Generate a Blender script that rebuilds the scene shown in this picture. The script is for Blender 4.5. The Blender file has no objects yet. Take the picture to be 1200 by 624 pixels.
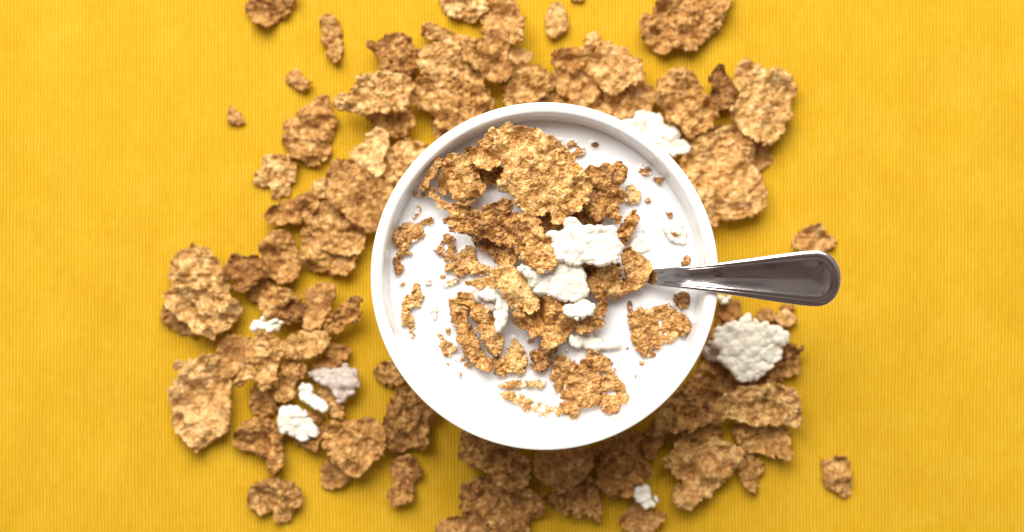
import bpy, math
import numpy as np

# ------------------------------------------------------------------ camera
S = bpy.context.scene
COL = S.collection
H_RIM = 0.062                    # height of the bowl's rim above the cloth
H_CAM = H_RIM + 0.531
MILK = H_RIM - 0.0125
cam_d = bpy.data.cameras.new('camera')
cam = bpy.data.objects.new('camera', cam_d); COL.objects.link(cam)
cam.location = (0, 0, H_CAM); cam.rotation_euler = (0, 0, 0)
cam_d.lens = 50; cam_d.sensor_width = 36; cam_d.clip_start = 0.01; cam_d.clip_end = 20
cam_d.dof.use_dof = True; cam_d.dof.focus_distance = 0.531 + 0.001; cam_d.dof.aperture_fstop = 4.1
S.camera = cam

# ------------------------------------------------------------------ world and light
W = bpy.data.worlds.new('World'); S.world = W; W.use_nodes = True
nt = W.node_tree; bg = nt.nodes['Background']
tc = nt.nodes.new('ShaderNodeTexCoord'); sp = nt.nodes.new('ShaderNodeSeparateXYZ')
rp = nt.nodes.new('ShaderNodeValToRGB')
nt.links.new(tc.outputs['Generated'], sp.inputs[0])
ma = nt.nodes.new('ShaderNodeMath'); ma.operation = 'MULTIPLY_ADD'; ma.inputs[1].default_value = -0.45
nt.links.new(sp.outputs['Y'], ma.inputs[0]); nt.links.new(sp.outputs['Z'], ma.inputs[2]); nt.links.new(ma.outputs[0], rp.inputs[0]); wn = nt.nodes.new('ShaderNodeTexNoise'); wn.inputs['Scale'].default_value = 7.0; wn.inputs['Detail'].default_value = 2
nt.links.new(tc.outputs['Generated'], wn.inputs['Vector'])
wr = nt.nodes.new('ShaderNodeMapRange'); wr.inputs[1].default_value = 0.35; wr.inputs[2].default_value = 0.65; wr.inputs[3].default_value = 0.45; wr.inputs[4].default_value = 1.55
nt.links.new(wn.outputs['Fac'], wr.inputs[0])
wm = nt.nodes.new('ShaderNodeVectorMath'); wm.operation = 'SCALE'
nt.links.new(rp.outputs[0], wm.inputs[0]); nt.links.new(wr.outputs[0], wm.inputs['Scale']); nt.links.new(wm.outputs[0], bg.inputs['Color'])
rp.color_ramp.elements[0].position = 0.0; rp.color_ramp.elements[0].color = (0.80, 0.80, 0.80, 1)
rp.color_ramp.elements[1].position = 1.02; rp.color_ramp.elements[1].color = (0.25, 0.19, 0.17, 1)
e_ = rp.color_ramp.elements.new(0.72); e_.color = (0.56, 0.54, 0.53, 1)
bg.inputs['Strength'].default_value = 0.60

def area(name, loc, target, sx, sy, power, color):
    ld = bpy.data.lights.new(name, 'AREA'); ld.shape = 'RECTANGLE'; ld.size = sx; ld.size_y = sy
    ld.energy = power; ld.color = color
    o = bpy.data.objects.new(name, ld); COL.objects.link(o); o.location = loc
    from mathutils import Vector
    o.rotation_euler = (Vector(target) - Vector(loc)).to_track_quat('-Z', 'Y').to_euler()
    return o
area('window_light', (-0.20, 0.84, 1.08), (0, 0, 0), 1.25, 0.90, 36.5, (1.0, 0.965, 0.91))

S.view_settings.view_transform = 'Standard'; S.view_settings.look = 'None'
S.view_settings.exposure = 0.18; S.view_settings.gamma = 1.0
S.render.engine = 'CYCLES'
S.cycles.use_denoising = True
S.cycles.max_bounces = 8; S.cycles.diffuse_bounces = 5

# ------------------------------------------------------------------ helpers
def P(px, py, z):
    """where the photograph's point (px, py) of 1200x624 lies on the level z"""
    k = 0.72 / 1200 * (H_CAM - z)
    return ((px - 600) * k, -(py - 312) * k)

def hsh(ix, iy, seed):
    n = (ix.astype(np.int64) * 374761393 + iy.astype(np.int64) * 668265263 + int(seed) * 2147483 + 1013904223) & 0xFFFFFFFF
    n = ((n ^ (n >> 13)) * 1274126177) & 0xFFFFFFFF
    n = ((n ^ (n >> 15)) * 2246822519) & 0xFFFFFFFF
    n = n ^ (n >> 16)
    return (n & 0xFFFFFF) / float(0xFFFFFF)

def vnoise(x, y, seed):
    ix = np.floor(x); iy = np.floor(y); fx = x - ix; fy = y - iy
    fx = fx * fx * fx * (fx * (fx * 6 - 15) + 10); fy = fy * fy * fy * (fy * (fy * 6 - 15) + 10)
    ix = ix.astype(np.int64); iy = iy.astype(np.int64)
    a = hsh(ix, iy, seed); b = hsh(ix + 1, iy, seed); c = hsh(ix, iy + 1, seed); d = hsh(ix + 1, iy + 1, seed)
    return (a * (1 - fx) + b * fx) * (1 - fy) + (c * (1 - fx) + d * fx) * fy * 1.0 if False else \
           (a + (b - a) * fx) * (1 - fy) + (c + (d - c) * fx) * fy

def domes(x, y, seed, r=0.78):
    """rounded crumbs: height field 0..1 and the tone of the crumb on top"""
    ix = np.floor(x).astype(np.int64); iy = np.floor(y).astype(np.int64)
    best = np.zeros_like(x); tone = np.full_like(x, 0.5)
    for dx in (-1, 0, 1):
        for dy in (-1, 0, 1):
            cx = ix + dx; cy = iy + dy
            px = cx + 0.15 + 0.7 * hsh(cx, cy, seed); py = cy + 0.15 + 0.7 * hsh(cx, cy, seed + 7)
            rr = r * (0.65 + 0.55 * hsh(cx, cy, seed + 13)); hh = 0.45 + 0.55 * hsh(cx, cy, seed + 19)
            st = 0.7 + 0.6 * hsh(cx, cy, seed + 23); an = 6.28 * hsh(cx, cy, seed + 31)
            ux = (x - px) * np.cos(an) + (y - py) * np.sin(an); uy = -(x - px) * np.sin(an) + (y - py) * np.cos(an)
            q = 1 - ((ux * st) ** 2 + (uy / st) ** 2) / (rr * rr)
            h = np.sqrt(np.clip(q, 0, 1)) * hh
            t = hsh(cx, cy, seed + 41)
            m = h > best
            tone = np.where(m, t, tone); best = np.where(m, h, best)
    return best, tone

def chaikin(p, n):
    for _ in range(n):
        q = np.roll(p, -1, axis=0)
        p = np.stack([p * 0.75 + q * 0.25, p * 0.25 + q * 0.75], 1).reshape(-1, 2)
    return p

def poly_sdf(X, Y, p):
    """inside positive"""
    x = X.ravel(); y = Y.ravel(); d2 = np.full(x.shape, 1e9); ins = np.zeros(x.shape, bool)
    q = np.roll(p, -1, axis=0)
    for (ax, ay), (bx, by) in zip(p, q):
        ex = bx - ax; ey = by - ay
        t = np.clip(((x - ax) * ex + (y - ay) * ey) / (ex * ex + ey * ey + 1e-12), 0, 1)
        d2 = np.minimum(d2, (x - ax - t * ex) ** 2 + (y - ay - t * ey) ** 2)
        if ay != by:
            c = ((ay > y) != (by > y)) & (x < ex * (y - ay) / (by - ay) + ax)
            ins ^= c
    d = np.sqrt(d2)
    return np.where(ins, d, -d).reshape(X.shape)

def mesh_from(name, verts, faces, mat, smooth=True, attrs=None):
    me = bpy.data.meshes.new(name)
    verts = np.asarray(verts, np.float32); faces = np.asarray(faces, np.int32)
    me.vertices.add(len(verts)); me.vertices.foreach_set('co', verts.ravel())
    n = faces.shape[1]
    me.loops.add(faces.size); me.loops.foreach_set('vertex_index', faces.ravel())
    me.polygons.add(len(faces))
    me.polygons.foreach_set('loop_start', np.arange(0, faces.size, n, dtype=np.int32))
    me.update(calc_edges=True)
    me.polygons.foreach_set('use_smooth', np.full(len(faces), smooth))
    for k, v in (attrs or {}).items():
        a = me.attributes.new(k, 'FLOAT', 'POINT'); a.data.foreach_set('value', np.asarray(v, np.float32))
    me.materials.append(mat)
    me.validate(); me.update()
    return me

def new_obj(name, me, loc=(0, 0, 0), parent=None):
    o = bpy.data.objects.new(name, me); COL.objects.link(o); o.location = loc
    if parent: o.parent = parent
    return o

# ------------------------------------------------------------------ materials
def mat(name):
    m = bpy.data.materials.new(name); m.use_nodes = True
    return m, m.node_tree, m.node_tree.nodes['Principled BSDF']

def node(nt, t, **kw):
    n = nt.nodes.new(t)
    for k, v in kw.items():
        if hasattr(n, k): setattr(n, k, v)
        else: n.inputs[k].default_value = v
    return n

def noise(nt, co, scale, detail=3.0, rough=0.55):
    n = nt.nodes.new('ShaderNodeTexNoise'); n.inputs['Scale'].default_value = scale
    n.inputs['Detail'].default_value = detail; n.inputs['Roughness'].default_value = rough
    nt.links.new(co, n.inputs['Vector']); return n.outputs['Fac']

def ramp(nt, fac, stops):
    r = nt.nodes.new('ShaderNodeValToRGB'); el = r.color_ramp.elements
    el[0].position, el[0].color = stops[0][0], (*stops[0][1], 1)
    el[1].position, el[1].color = stops[-1][0], (*stops[-1][1], 1)
    for p, c in stops[1:-1]:
        e = el.new(p); e.color = (*c, 1)
    nt.links.new(fac, r.inputs[0]); return r.outputs[0]

def mth(nt, op, a, b=None, c=None, clamp=False):
    n = nt.nodes.new('ShaderNodeMath'); n.operation = op; n.use_clamp = clamp
    for i, v in enumerate((a, b, c)):
        if v is None: continue
        if isinstance(v, (int, float)): n.inputs[i].default_value = v
        else: nt.links.new(v, n.inputs[i])
    return n.outputs[0]

def mixc(nt, fac, a, b):
    n = nt.nodes.new('ShaderNodeMix'); n.data_type = 'RGBA'
    for s, v in ((n.inputs[0], fac), (n.inputs[6], a), (n.inputs[7], b)):
        if isinstance(v, tuple): s.default_value = (*v, 1)
        elif isinstance(v, (int, float)): s.default_value = v
        else: nt.links.new(v, s)
    return n.outputs[2]

def cereal_mat(name, wet, stops, speck=(0.16, 0.065, 0.02), milk_col=(0.84, 0.83, 0.82)):
    m, nt, b = mat(name)
    co = nt.nodes.new('ShaderNodeTexCoord').outputs['Object']
    at = node(nt, 'ShaderNodeAttribute', attribute_name='tone').outputs['Fac']
    info = nt.nodes.new('ShaderNodeObjectInfo').outputs['Random']
    n1 = noise(nt, co, 300, 4, 0.6); n2 = noise(nt, co, 1500, 3, 0.7)
    f = mth(nt, 'MULTIPLY', at, 0.62)
    f = mth(nt, 'MULTIPLY_ADD', n1, 0.85, f)
    f = mth(nt, 'MULTIPLY_ADD', n2, 0.30, f)
    f = mth(nt, 'MULTIPLY_ADD', info, 0.14, f)
    f = mth(nt, 'SUBTRACT', f, 0.43)
    c = ramp(nt, f, stops)
    c = mixc(nt, mth(nt, 'MULTIPLY', mth(nt, 'FRACT', mth(nt, 'MULTIPLY', info, 17.3)), 0.28), c, (0.46, 0.20, 0.045))
    sk = ramp(nt, noise(nt, co, 1300, 2, 0.5), [(0.58, (0, 0, 0)), (0.72, (1, 1, 1))])
    c = mixc(nt, mth(nt, 'MULTIPLY', sk, 0.60), c, speck)
    mk = node(nt, 'ShaderNodeAttribute', attribute_name='milk').outputs['Fac']
    c = mixc(nt, mk, c, milk_col)
    nt.links.new(c, b.inputs['Base Color'])
    b.inputs['Roughness'].default_value = 0.42 if wet else 0.62
    b.inputs['Specular IOR Level'].default_value = 0.5 if wet else 0.3
    bp = nt.nodes.new('ShaderNodeBump'); bp.inputs['Strength'].default_value = 0.55; bp.inputs['Distance'].default_value = 0.0004
    nt.links.new(noise(nt, co, 1900, 4, 0.65), bp.inputs['Height']); nt.links.new(bp.outputs[0], b.inputs['Normal'])
    return m

M_DRY = cereal_mat('toasted_cereal', False, [(0.22, (0.14, 0.052, 0.012)), (0.40, (0.33, 0.152, 0.036)), (0.57, (0.54, 0.295, 0.086)), (0.80, (0.80, 0.56, 0.26))])
M_WET = cereal_mat('moist_cereal', True, [(0.21, (0.13, 0.044, 0.009)), (0.39, (0.34, 0.145, 0.030)), (0.56, (0.57, 0.295, 0.074)), (0.78, (0.82, 0.56, 0.24))])

def coating_mat(name, col, speck):
    m, nt, b = mat(name)
    co = nt.nodes.new('ShaderNodeTexCoord').outputs['Object']
    at = node(nt, 'ShaderNodeAttribute', attribute_name='tone').outputs['Fac']
    n1 = noise(nt, co, 260, 3)
    f = mth(nt, 'MULTIPLY_ADD', at, 0.3, mth(nt, 'MULTIPLY', n1, 0.7))
    c = ramp(nt, f, [(0.25, tuple(v * 0.86 for v in col)), (0.7, col)])
    sk = ramp(nt, noise(nt, co, 620, 2, 0.5), [(0.665, (0, 0, 0)), (0.73, (1, 1, 1))])
    c = mixc(nt, mth(nt, 'MULTIPLY', sk, 0.75), c, speck)
    nt.links.new(c, b.inputs['Base Color'])
    b.inputs['Roughness'].default_value = 0.5
    b.inputs['Subsurface Weight'].default_value = 0.4
    b.inputs['Subsurface Scale'].default_value = 0.0012
    b.inputs['Subsurface Radius'].default_value = (1, 0.8, 0.6)
    bp = nt.nodes.new('ShaderNodeBump'); bp.inputs['Strength'].default_value = 0.2; bp.inputs['Distance'].default_value = 0.0003
    nt.links.new(noise(nt, co, 1100, 3), bp.inputs['Height']); nt.links.new(bp.outputs[0], b.inputs['Normal'])
    return m
M_WHITE = coating_mat('yoghurt_coating', (0.87, 0.82, 0.70), (0.36, 0.24, 0.13))
M_GREY = coating_mat('pale_coating_over_bran', (0.54, 0.45, 0.385), (0.30, 0.17, 0.10))

# ------------------------------------------------------------------ tablecloth (ribbed yellow cloth)
def tablecloth():
    pitch = 0.00142; per = 6
    x0, x1, y0, y1 = -0.36, 0.36, -0.27, 0.27
    nx = int((x1 - x0) / pitch) * per; ny = 130
    gx = np.linspace(x0, x1, nx); gy = np.linspace(y0, y1, ny)
    X, Y = np.meshgrid(gx, gy)
    wob = (vnoise(X * 6, Y * 14, 3) - 0.5) * 0.0010 + (vnoise(X * 40, Y * 60, 5) - 0.5) * 0.0002
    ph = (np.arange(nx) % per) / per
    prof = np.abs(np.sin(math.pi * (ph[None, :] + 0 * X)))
    amp = 0.00075 * (0.8 + 0.4 * vnoise(X * 90, Y * 60, 9))
    Z = prof * amp - 0.0006 + (vnoise(X * 9, Y * 9, 11) - 0.5) * 0.0006
    V = np.stack([X + wob, Y, Z], -1).reshape(-1, 3)
    i = np.arange((ny - 1) * (nx - 1)); r = i // (nx - 1); c = i % (nx - 1); a = r * nx + c
    F = np.stack([a, a + 1, a + nx + 1, a + nx], 1)
    m, nt, b = mat('yellow_ribbed_cotton')
    co = nt.nodes.new('ShaderNodeTexCoord').outputs['Object']
    mp = nt.nodes.new('ShaderNodeMapping'); nt.links.new(co, mp.inputs[0]); mp.inputs['Scale'].default_value = (1, 0.16, 1)
    n1 = noise(nt, co, 45, 3); n2 = noise(nt, mp.outputs[0], 700, 2)
    f = mth(nt, 'MULTIPLY_ADD', n2, 0.30, mth(nt, 'MULTIPLY_ADD', noise(nt, co, 260, 2), 0.30, mth(nt, 'MULTIPLY', n1, 0.40)))
    c = ramp(nt, f, [(0.34, (0.68, 0.405, 0.014)), (0.50, (0.745, 0.47, 0.024)), (0.64, (0.79, 0.525, 0.042))])
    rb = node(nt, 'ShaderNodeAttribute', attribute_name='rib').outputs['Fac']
    c = mixc(nt, mth(nt, 'MULTIPLY_ADD', rb, 1.8, -0.62, clamp=True), (0.41, 0.21, 0.003), c)  # shade between the ribs painted into the groove colour
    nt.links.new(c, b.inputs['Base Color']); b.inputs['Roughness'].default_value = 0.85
    b.inputs['Specular IOR Level'].default_value = 0.15
    b.inputs['Sheen Weight'].default_value = 0.12; b.inputs['Sheen Tint'].default_value = (1, 0.85, 0.4, 1)
    bp = nt.nodes.new('ShaderNodeBump'); bp.inputs['Strength'].default_value = 0.35; bp.inputs['Distance'].default_value = 0.0002
    nt.links.new(noise(nt, co, 1600, 3), bp.inputs['Height']); nt.links.new(bp.outputs[0], b.inputs['Normal'])
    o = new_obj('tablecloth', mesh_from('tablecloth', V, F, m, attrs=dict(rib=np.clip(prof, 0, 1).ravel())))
    o['kind'] = 'structure'; o['label'] = 'yellow finely ribbed tablecloth under everything'
tablecloth()

# ------------------------------------------------------------------ bowl and milk
BX, BY = P(638.2, 324, H_RIM)
R_OUT = 0.0648
def lathe(prof, seg, flip=False):
    prof = np.array(prof); n = len(prof); a = np.linspace(0, 2 * math.pi, seg, endpoint=False)
    V = np.stack([prof[:, None, 0] * np.cos(a), prof[:, None, 0] * np.sin(a), np.repeat(prof[:, None, 1], seg, 1)], -1).reshape(-1, 3)
    F = []
    for i in range(n - 1):
        j = np.arange(seg); k = (j + 1) % seg
        F.append(np.stack([i * seg + j, i * seg + k, (i + 1) * seg + k, (i + 1) * seg + j], 1))
    return V, np.concatenate(F)

def smooth_prof(pts, n=3):
    p = np.array(pts, float)
    for _ in range(n):
        a, b = p[:-1], p[1:]
        q = np.stack([a * 0.75 + b * 0.25, a * 0.25 + b * 0.75], 1).reshape(-1, 2)
        p = np.concatenate([p[:1], q, p[-1:]])
    return p
prof = smooth_prof([(0.0001, 0.004), (0.030, 0.0042), (0.0325, 0.001), (0.0355, 0.001), (0.0365, 0.006), (0.046, 0.016),
                    (0.0585, 0.034), (0.0632, 0.050), (0.0640, 0.0600), (0.0641, 0.0606), (0.0652, 0.0612), (0.0646, 0.0624), (0.0618, 0.0622),
                    (0.0606, 0.0608), (0.0601, 0.057), (0.0592, 0.048), (0.0545, 0.034), (0.043, 0.017), (0.028, 0.0085), (0.0001, 0.0075)])
V, F = lathe(prof, 256)
m, nt, b = mat('white_glazed_ceramic')
b.inputs['Base Color'].default_value = (0.83, 0.82, 0.80, 1); b.inputs['Roughness'].default_value = 0.22
b.inputs['Coat Weight'].default_value = 0.4; b.inputs['Coat Roughness'].default_value = 0.08
co = nt.nodes.new('ShaderNodeTexCoord').outputs['Object']
c = ramp(nt, noise(nt, co, 60, 3), [(0.3, (0.85, 0.84, 0.82)), (0.7, (0.88, 0.87, 0.85))]); nt.links.new(c, b.inputs['Base Color'])
bp = nt.nodes.new('ShaderNodeBump'); bp.inputs['Strength'].default_value = 0.08; bp.inputs['Distance'].default_value = 0.001
nt.links.new(noise(nt, co, 90, 2), bp.inputs['Height']); nt.links.new(bp.outputs[0], b.inputs['Normal'])
bowl = new_obj('cereal_bowl', mesh_from('cereal_bowl', V, F, m), (BX, BY, 0))
bowl['label'] = 'round white ceramic bowl full of milk and cereal'; bowl['category'] = 'bowl'


# ------------------------------------------------------------------ spoon
def spoon():
    # half-width along the handle, in photo pixels, and height of its top over the rim in mm
    xs = np.array([735, 748, 759, 762, 766, 785, 810, 845, 880, 910, 938, 952, 958])
    hw = np.array([5.0, 5.2, 6.0, 8.4, 9.3, 11.3, 13.8, 18.3, 23.3, 27.8, 31.6, 32.6, 32.7])
    zx = np.array([640, 700, 735, 748, 760, 768, 800, 842, 900, 950, 990])
    zz = np.array([-24, -21, -15, -11.5, -8.0, -5.6, -0.6, 3.4, 6.6, 8.6, 9.6])
    N = 420; T = 121
    X = np.linspace(735, 985.3, N)
    w = np.interp(X, xs, hw)
    end = X > 955
    w[end] = 32.7 * np.clip(1 - ((X[end] - 955) / 30.4) ** 2.3, 0, 1) ** 0.5
    w = np.maximum(w, 0.4)
    kk = np.ones(9) / 9; wp = np.pad(w, 4, mode='edge'); ws = np.convolve(wp, kk, 'valid'); w = np.where(X < 940, ws, w)
    w[-1] = 0.4
    yc = 325.2 - (X - 735) * 0.0 + 1.6 * np.clip((X - 762) / 220, 0, 1)
    mm = 0.3186
    t = np.sin(np.linspace(-1, 1, T) * math.pi / 2)
    out = np.concatenate([np.stack([X, w], 1), np.stack([X[::-1], -w[::-1]], 1)]) * mm
    GX = np.repeat(X[:, None], T, 1); GY = w[:, None] * t[None, :]
    d = poly_sdf(GX * mm, GY * mm, out[::4] if False else out[::3])
    d = np.maximum(d, 0)
    loc = np.interp(np.minimum(GX, 944), xs, hw) * mm
    e = d / loc                                   # 0 at the edge, 1 on the axis
    pr = np.interp(e, [0, 0.02, 0.06, 0.13, 0.20, 0.235, 0.27, 0.30, 0.33, 0.40, 0.48, 0.60, 0.80, 1.0],
                   [-0.55, -0.25, 0.02, 0.22, 0.20, -0.02, -0.08, 0.06, 0.03, -0.10, -0.21, -0.36, -0.50, -0.56])
    pr = pr * np.clip(loc / 5, 0.35, 1.0) * 0.42 - 0.62 * np.clip((e - 0.36) / 0.64, 0, 1) ** 0.8 * np.clip(loc / 10, 0.3, 1)
    for _ in range(3):                            # soften the pressed relief
        q = pr.copy(); q[:, 1:-1] = (pr[:, :-2] + 2 * pr[:, 1:-1] + pr[:, 2:]) / 4; pr = q
        q = pr.copy(); q[1:-1] = (pr[:-2] + 2 * pr[1:-1] + pr[2:]) / 4; pr = q
    zc = np.interp(X, zx, zz)
    kk = np.ones(41) / 41; zc = np.convolve(np.pad(zc, 20, mode='reflect', reflect_type='odd'), kk, 'valid')
    crown = -0.38 * (t[None, :] ** 2) * (w[:, None] * mm / 10)
    top = zc[:, None] + pr + crown
    bot = zc[:, None] - 1.5 + crown * 0.6 + 0.5 * (t[None, :] ** 2)
    bot = np.minimum(bot, top - 0.02)
    # edge columns meet
    edge = (top[:, [0, -1]] + bot[:, [0, -1]]) / 2 
    def world(Z):
        z = H_RIM + Z / 1000; k = 0.72 / 1200 * (H_CAM - z)
        return np.stack([(GX - 600) * k, -(yc[:, None] + GY - 312) * k, z], -1)
    vt = world(top); vb = world(bot)
    base = np.array([*P(842, 325, H_RIM), H_RIM])
    V = np.concatenate([vt.reshape(-1, 3), vb.reshape(-1, 3)]) - base
    F = []
    i = np.arange((N - 1) * (T - 1)); r = i // (T - 1); c = i % (T - 1); a = r * T + c; NT = N * T
    F.append(np.stack([a, a + 1, a + T + 1, a + T], 1)); F.append(np.stack([a + NT, a + T + NT, a + T + 1 + NT, a + 1 + NT], 1))
    r = np.arange(N - 1)
    a = r * T; F.append(np.stack([a, a + T, a + T + NT, a + NT], 1))
    a = r * T + T - 1; F.append(np.stack([a, a + NT, a + T + NT, a + T], 1))
    c = np.arange(T - 1)
    a = c; F.append(np.stack([a, a + NT, a + 1 + NT, a + 1], 1))
    a = (N - 1) * T + c; F.append(np.stack([a, a + 1, a + 1 + NT, a + NT], 1))
    m, nt, b = mat('polished_stainless_steel')
    b.inputs['Metallic'].default_value = 1.0; b.inputs['Base Color'].default_value = (0.54, 0.48, 0.46, 1)
    co = nt.nodes.new('ShaderNodeTexCoord').outputs['Object']
    mp = nt.nodes.new('ShaderNodeMapping'); nt.links.new(co, mp.inputs[0]); mp.inputs['Scale'].default_value = (0.12, 1, 1)
    rr = ramp(nt, noise(nt, mp.outputs[0], 900, 4, 0.7), [(0.35, (0.085,) * 3), (0.75, (0.13,) * 3)])
    nt.links.new(rr, b.inputs['Roughness'])
    bp = nt.nodes.new('ShaderNodeBump'); bp.inputs['Strength'].default_value = 0.02; bp.inputs['Distance'].default_value = 0.0001
    nt.links.new(noise(nt, mp.outputs[0], 1500, 3), bp.inputs['Height']); nt.links.new(bp.outputs[0], b.inputs['Normal'])
    root = bpy.data.objects.new('spoon', None); COL.objects.link(root); root.location = tuple(base); root.empty_display_size = 0.01
    root['label'] = 'stainless steel spoon resting on the right rim of the white bowl'; root['category'] = 'spoon'
    new_obj('handle', mesh_from('spoon_handle', V, np.concatenate(F), m), (0, 0, 0), root)
    # the head lies under the milk
    U = np.linspace(-1, 1, 41); Vv = np.linspace(0, 2 * math.pi, 48, endpoint=False)
    rs = np.linspace(0.02, 1, 16); vv = []
    for side in (0, 1):
        for r_ in rs:
            x = 0.024 * r_ * np.cos(Vv); y = 0.0165 * r_ * np.sin(Vv) * (1 - 0.12 * np.cos(Vv))
            z = -0.006 * (1 - r_ ** 2) - (0.0011 if side else 0)
            vv.append(np.stack([x, y, np.full_like(x, z)], 1))
    vv = np.concatenate(vv); FF = []
    n = 48
    for s in (0, 1):
        for k in range(15):
            o = (s * 16 + k) * n; j = np.arange(n); j2 = (j + 1) % n
            FF.append(np.stack([o + j, o + n + j, o + n + j2, o + j2], 1)[:, ::(1 if s == 0 else -1)])
    j = np.arange(n); j2 = (j + 1) % n
    FF.append(np.stack([15 * n + j, 31 * n + j, 31 * n + j2, 15 * n + j2], 1))
    hx, hy = P(735, 325.2, H_RIM - 0.016)
    h = new_obj('spoon_head', mesh_from('spoon_head', vv, np.concatenate(FF), m), (hx - base[0] - 0.0235, hy - base[1], -0.0165), root)
spoon()

# ------------------------------------------------------------------ cereal
FR = dict(A=(180, 0, 4), B=(440, 0, 4), C=(700, 0, 4), D=(180, 130, 4), E=(700, 130, 4), F=(180, 270, 4), G=(720, 330, 4),
          H=(180, 400, 4), I=(260, 468, 4), J=(480, 468, 4), K=(720, 468, 4), L=(440, 140, 6), M=(570, 140, 6), N=(440, 220, 6),
          O=(600, 220, 6), P=(440, 310, 6), Q=(600, 310, 6), R=(500, 390, 6), S=(620, 400, 6), T=(700, 230, 8))
COUNT = [0]; TOPS = []
G_CLOTH = 'cereal flakes scattered on the yellow cloth'; G_BOWL = 'cereal flakes in the milk'
G_WHITE = 'white coated clusters'; G_CR = 'cereal crumbs on the yellow cloth'; G_CRB = 'cereal crumbs in the milk'

def piece(where, fr, pts, z, label, kind='flake', tilt=None, curl=None, thick=None, wav=1.0, seed=None):
    """one flake, crumb or cluster. z: mm over the cloth (lowest point) or over the milk (middle)."""
    COUNT[0] += 1; seed = seed or COUNT[0] * 17 + 5
    rng = np.random.default_rng(seed)
    x0, y0, s = FR[fr]
    p = np.array([[float(v) for v in q.split(',')] for q in pts.split()])
    p = np.stack([p[:, 0] / s + x0, p[:, 1] / s + y0], 1)
    bowl_ = where == 'bowl'
    if bowl_ and z >= 5.5: z = 5.5 + (z - 5.5) * 1.35
    zr = (MILK + z / 1000) if bowl_ else (z + 2.5) / 1000
    k = 0.72 / 1200 * (H_CAM - zr)
    w = np.stack([(p[:, 0] - 600) * k, -(p[:, 1] - 312) * k], 1) * 1000      # mm
    cen = (w.max(0) + w.min(0)) / 2; w = w - cen
    ext = (w.max(0) - w.min(0)); size = float(max(ext)); small = float(min(ext))
    q = chaikin(w, 1)
    white = kind in ('white', 'grey'); crumb = kind == 'crumb'
    h = 0.20 if bowl_ else 0.29
    if size < 8: h = min(h, 0.2)
    mg = 1.2
    gx = np.arange(w[:, 0].min() - mg, w[:, 0].max() + mg + h, h); gy = np.arange(w[:, 1].min() - mg, w[:, 1].max() + mg + h, h)
    X, Y = np.meshgrid(gx, gy)
    so = seed * 3.7
    d = poly_sdf(X, Y, q)
    if white:
        X_ = X + (vnoise(X / 2.4 + so, Y / 2.4, seed + 50) - 0.5) * 1.2; Y_ = Y + (vnoise(X / 2.4, Y / 2.4 + so, seed + 51) - 0.5) * 1.2
        cs = 3.5 if bowl_ else 3.2
        b1, t1 = domes((X_ + so) / cs, (Y_ + so) / cs, seed, 0.85); b2, t2 = domes((X - so) / 1.9, (Y + so) / 1.9, seed + 3)
        bump = b1 * (1.3 if bowl_ else 1.6) + b2 * (0.22 if bowl_ else 0.4) - 0.1 + (vnoise(X / 2.6 + so, Y / 2.6, seed + 70) - .5) * 0.8 + (vnoise(X / 1.0, Y / 1.0 + so, seed + 71) - .5) * 0.14; tone = t1 * 0.6 + t2 * 0.4
        dn = d + 0.35 + (b1 - 0.5) * (1.8 if bowl_ else 2.5) + (vnoise(X / 1.2 + so, Y / 1.2, seed) - 0.5) * 0.3
        T = thick or 2.6; r = 1.5
    else:
        wx = X + (vnoise(X / 2 + so, Y / 2, seed + 50) - 0.5) * 1.3; wy = Y + (vnoise(X / 2, Y / 2 + so, seed + 51) - 0.5) * 1.3
        b1, t1 = domes((wx + so) / 2.6, (wy + so) / 2.6, seed); b2, t2 = domes((wx - so) / 1.15, (wy + so) / 1.15, seed + 3)
        b3, t3 = domes((X + so) / 0.62, (Y - so) / 0.62, seed + 5)
        pit = np.clip(vnoise(X / 2.4 + so, Y / 2.4 - so, seed + 9) - 0.62, 0, 1) * 4.5
        rough = 0.75 + 0.5 * vnoise(X / 6 + so, Y / 6, seed + 77)
        b0, t0 = domes((wx - so) / 4.8, (wy + so) / 4.8, seed + 8, 0.85)
        fb = (vnoise(wx / 1.9 + so, wy / 1.9, seed + 70) - .5) * 1.1 + (vnoise(wx / .9, wy / .9 + so, seed + 71) - .5) * 0.6 + (vnoise(wx / .42, wy / .42 + so, seed + 72) - .5) * 0.26
        sm = 0.35 if 'smooth' in label or 'flat' in label.split() else rng.uniform(0.6, 1.15)
        amp_ = sm * np.clip(vnoise(X / 5 + so, Y / 5 - so, seed + 78) * 1.7 - 0.25, 0.12, 1.25)
        bump = (b1 * (1.2 if bowl_ else 1.5) + b2 * 0.8) * amp_ + b0 * (0.7 if bowl_ else 1.1) + b3 * (0.55 if bowl_ and z <= 2.5 else 0.36) + fb * sm - 0.45 - pit * sm
        tone = t1 * 0.25 + t2 * 0.35 + t3 * 0.40
        ra = min(1.0, small / 9)
        dn = d + 0.15 + (0.35 + (b1 - 0.5) * 1.5 + (b2 - 0.45) * 0.9 + (vnoise(X / 3.2 + so, Y / 3.2, seed + 1) - 0.5) * 1.5) * ra
        T = thick or (0.8 if not crumb else 1.4); r = 0.7
        if crumb: bump = bump * 0.7
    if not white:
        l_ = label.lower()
        if any(k_ in l_.replace('-', ' ').split() for k_ in ('dark', 'darker', 'brown', 'shaded', 'shadowed', 'reddish')): tone = tone - 0.17  # brown flakes; shade put into the tone of shaded and shadowed ones
        if any(k_ in l_.split() for k_ in ('pale', 'bright', 'golden', 'amber', 'star-shaped', 'lowest', 'strips', 'grainy')): tone = tone + 0.13  # pale flakes; strong light put into the tone of the lowest ones
        tone = tone + rng.uniform(-0.11, 0.09)
    # rounded plate
    e = np.sqrt(np.clip(1 - (1 - np.clip(dn / r, 0, 1)) ** 2, 0, 1))
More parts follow.
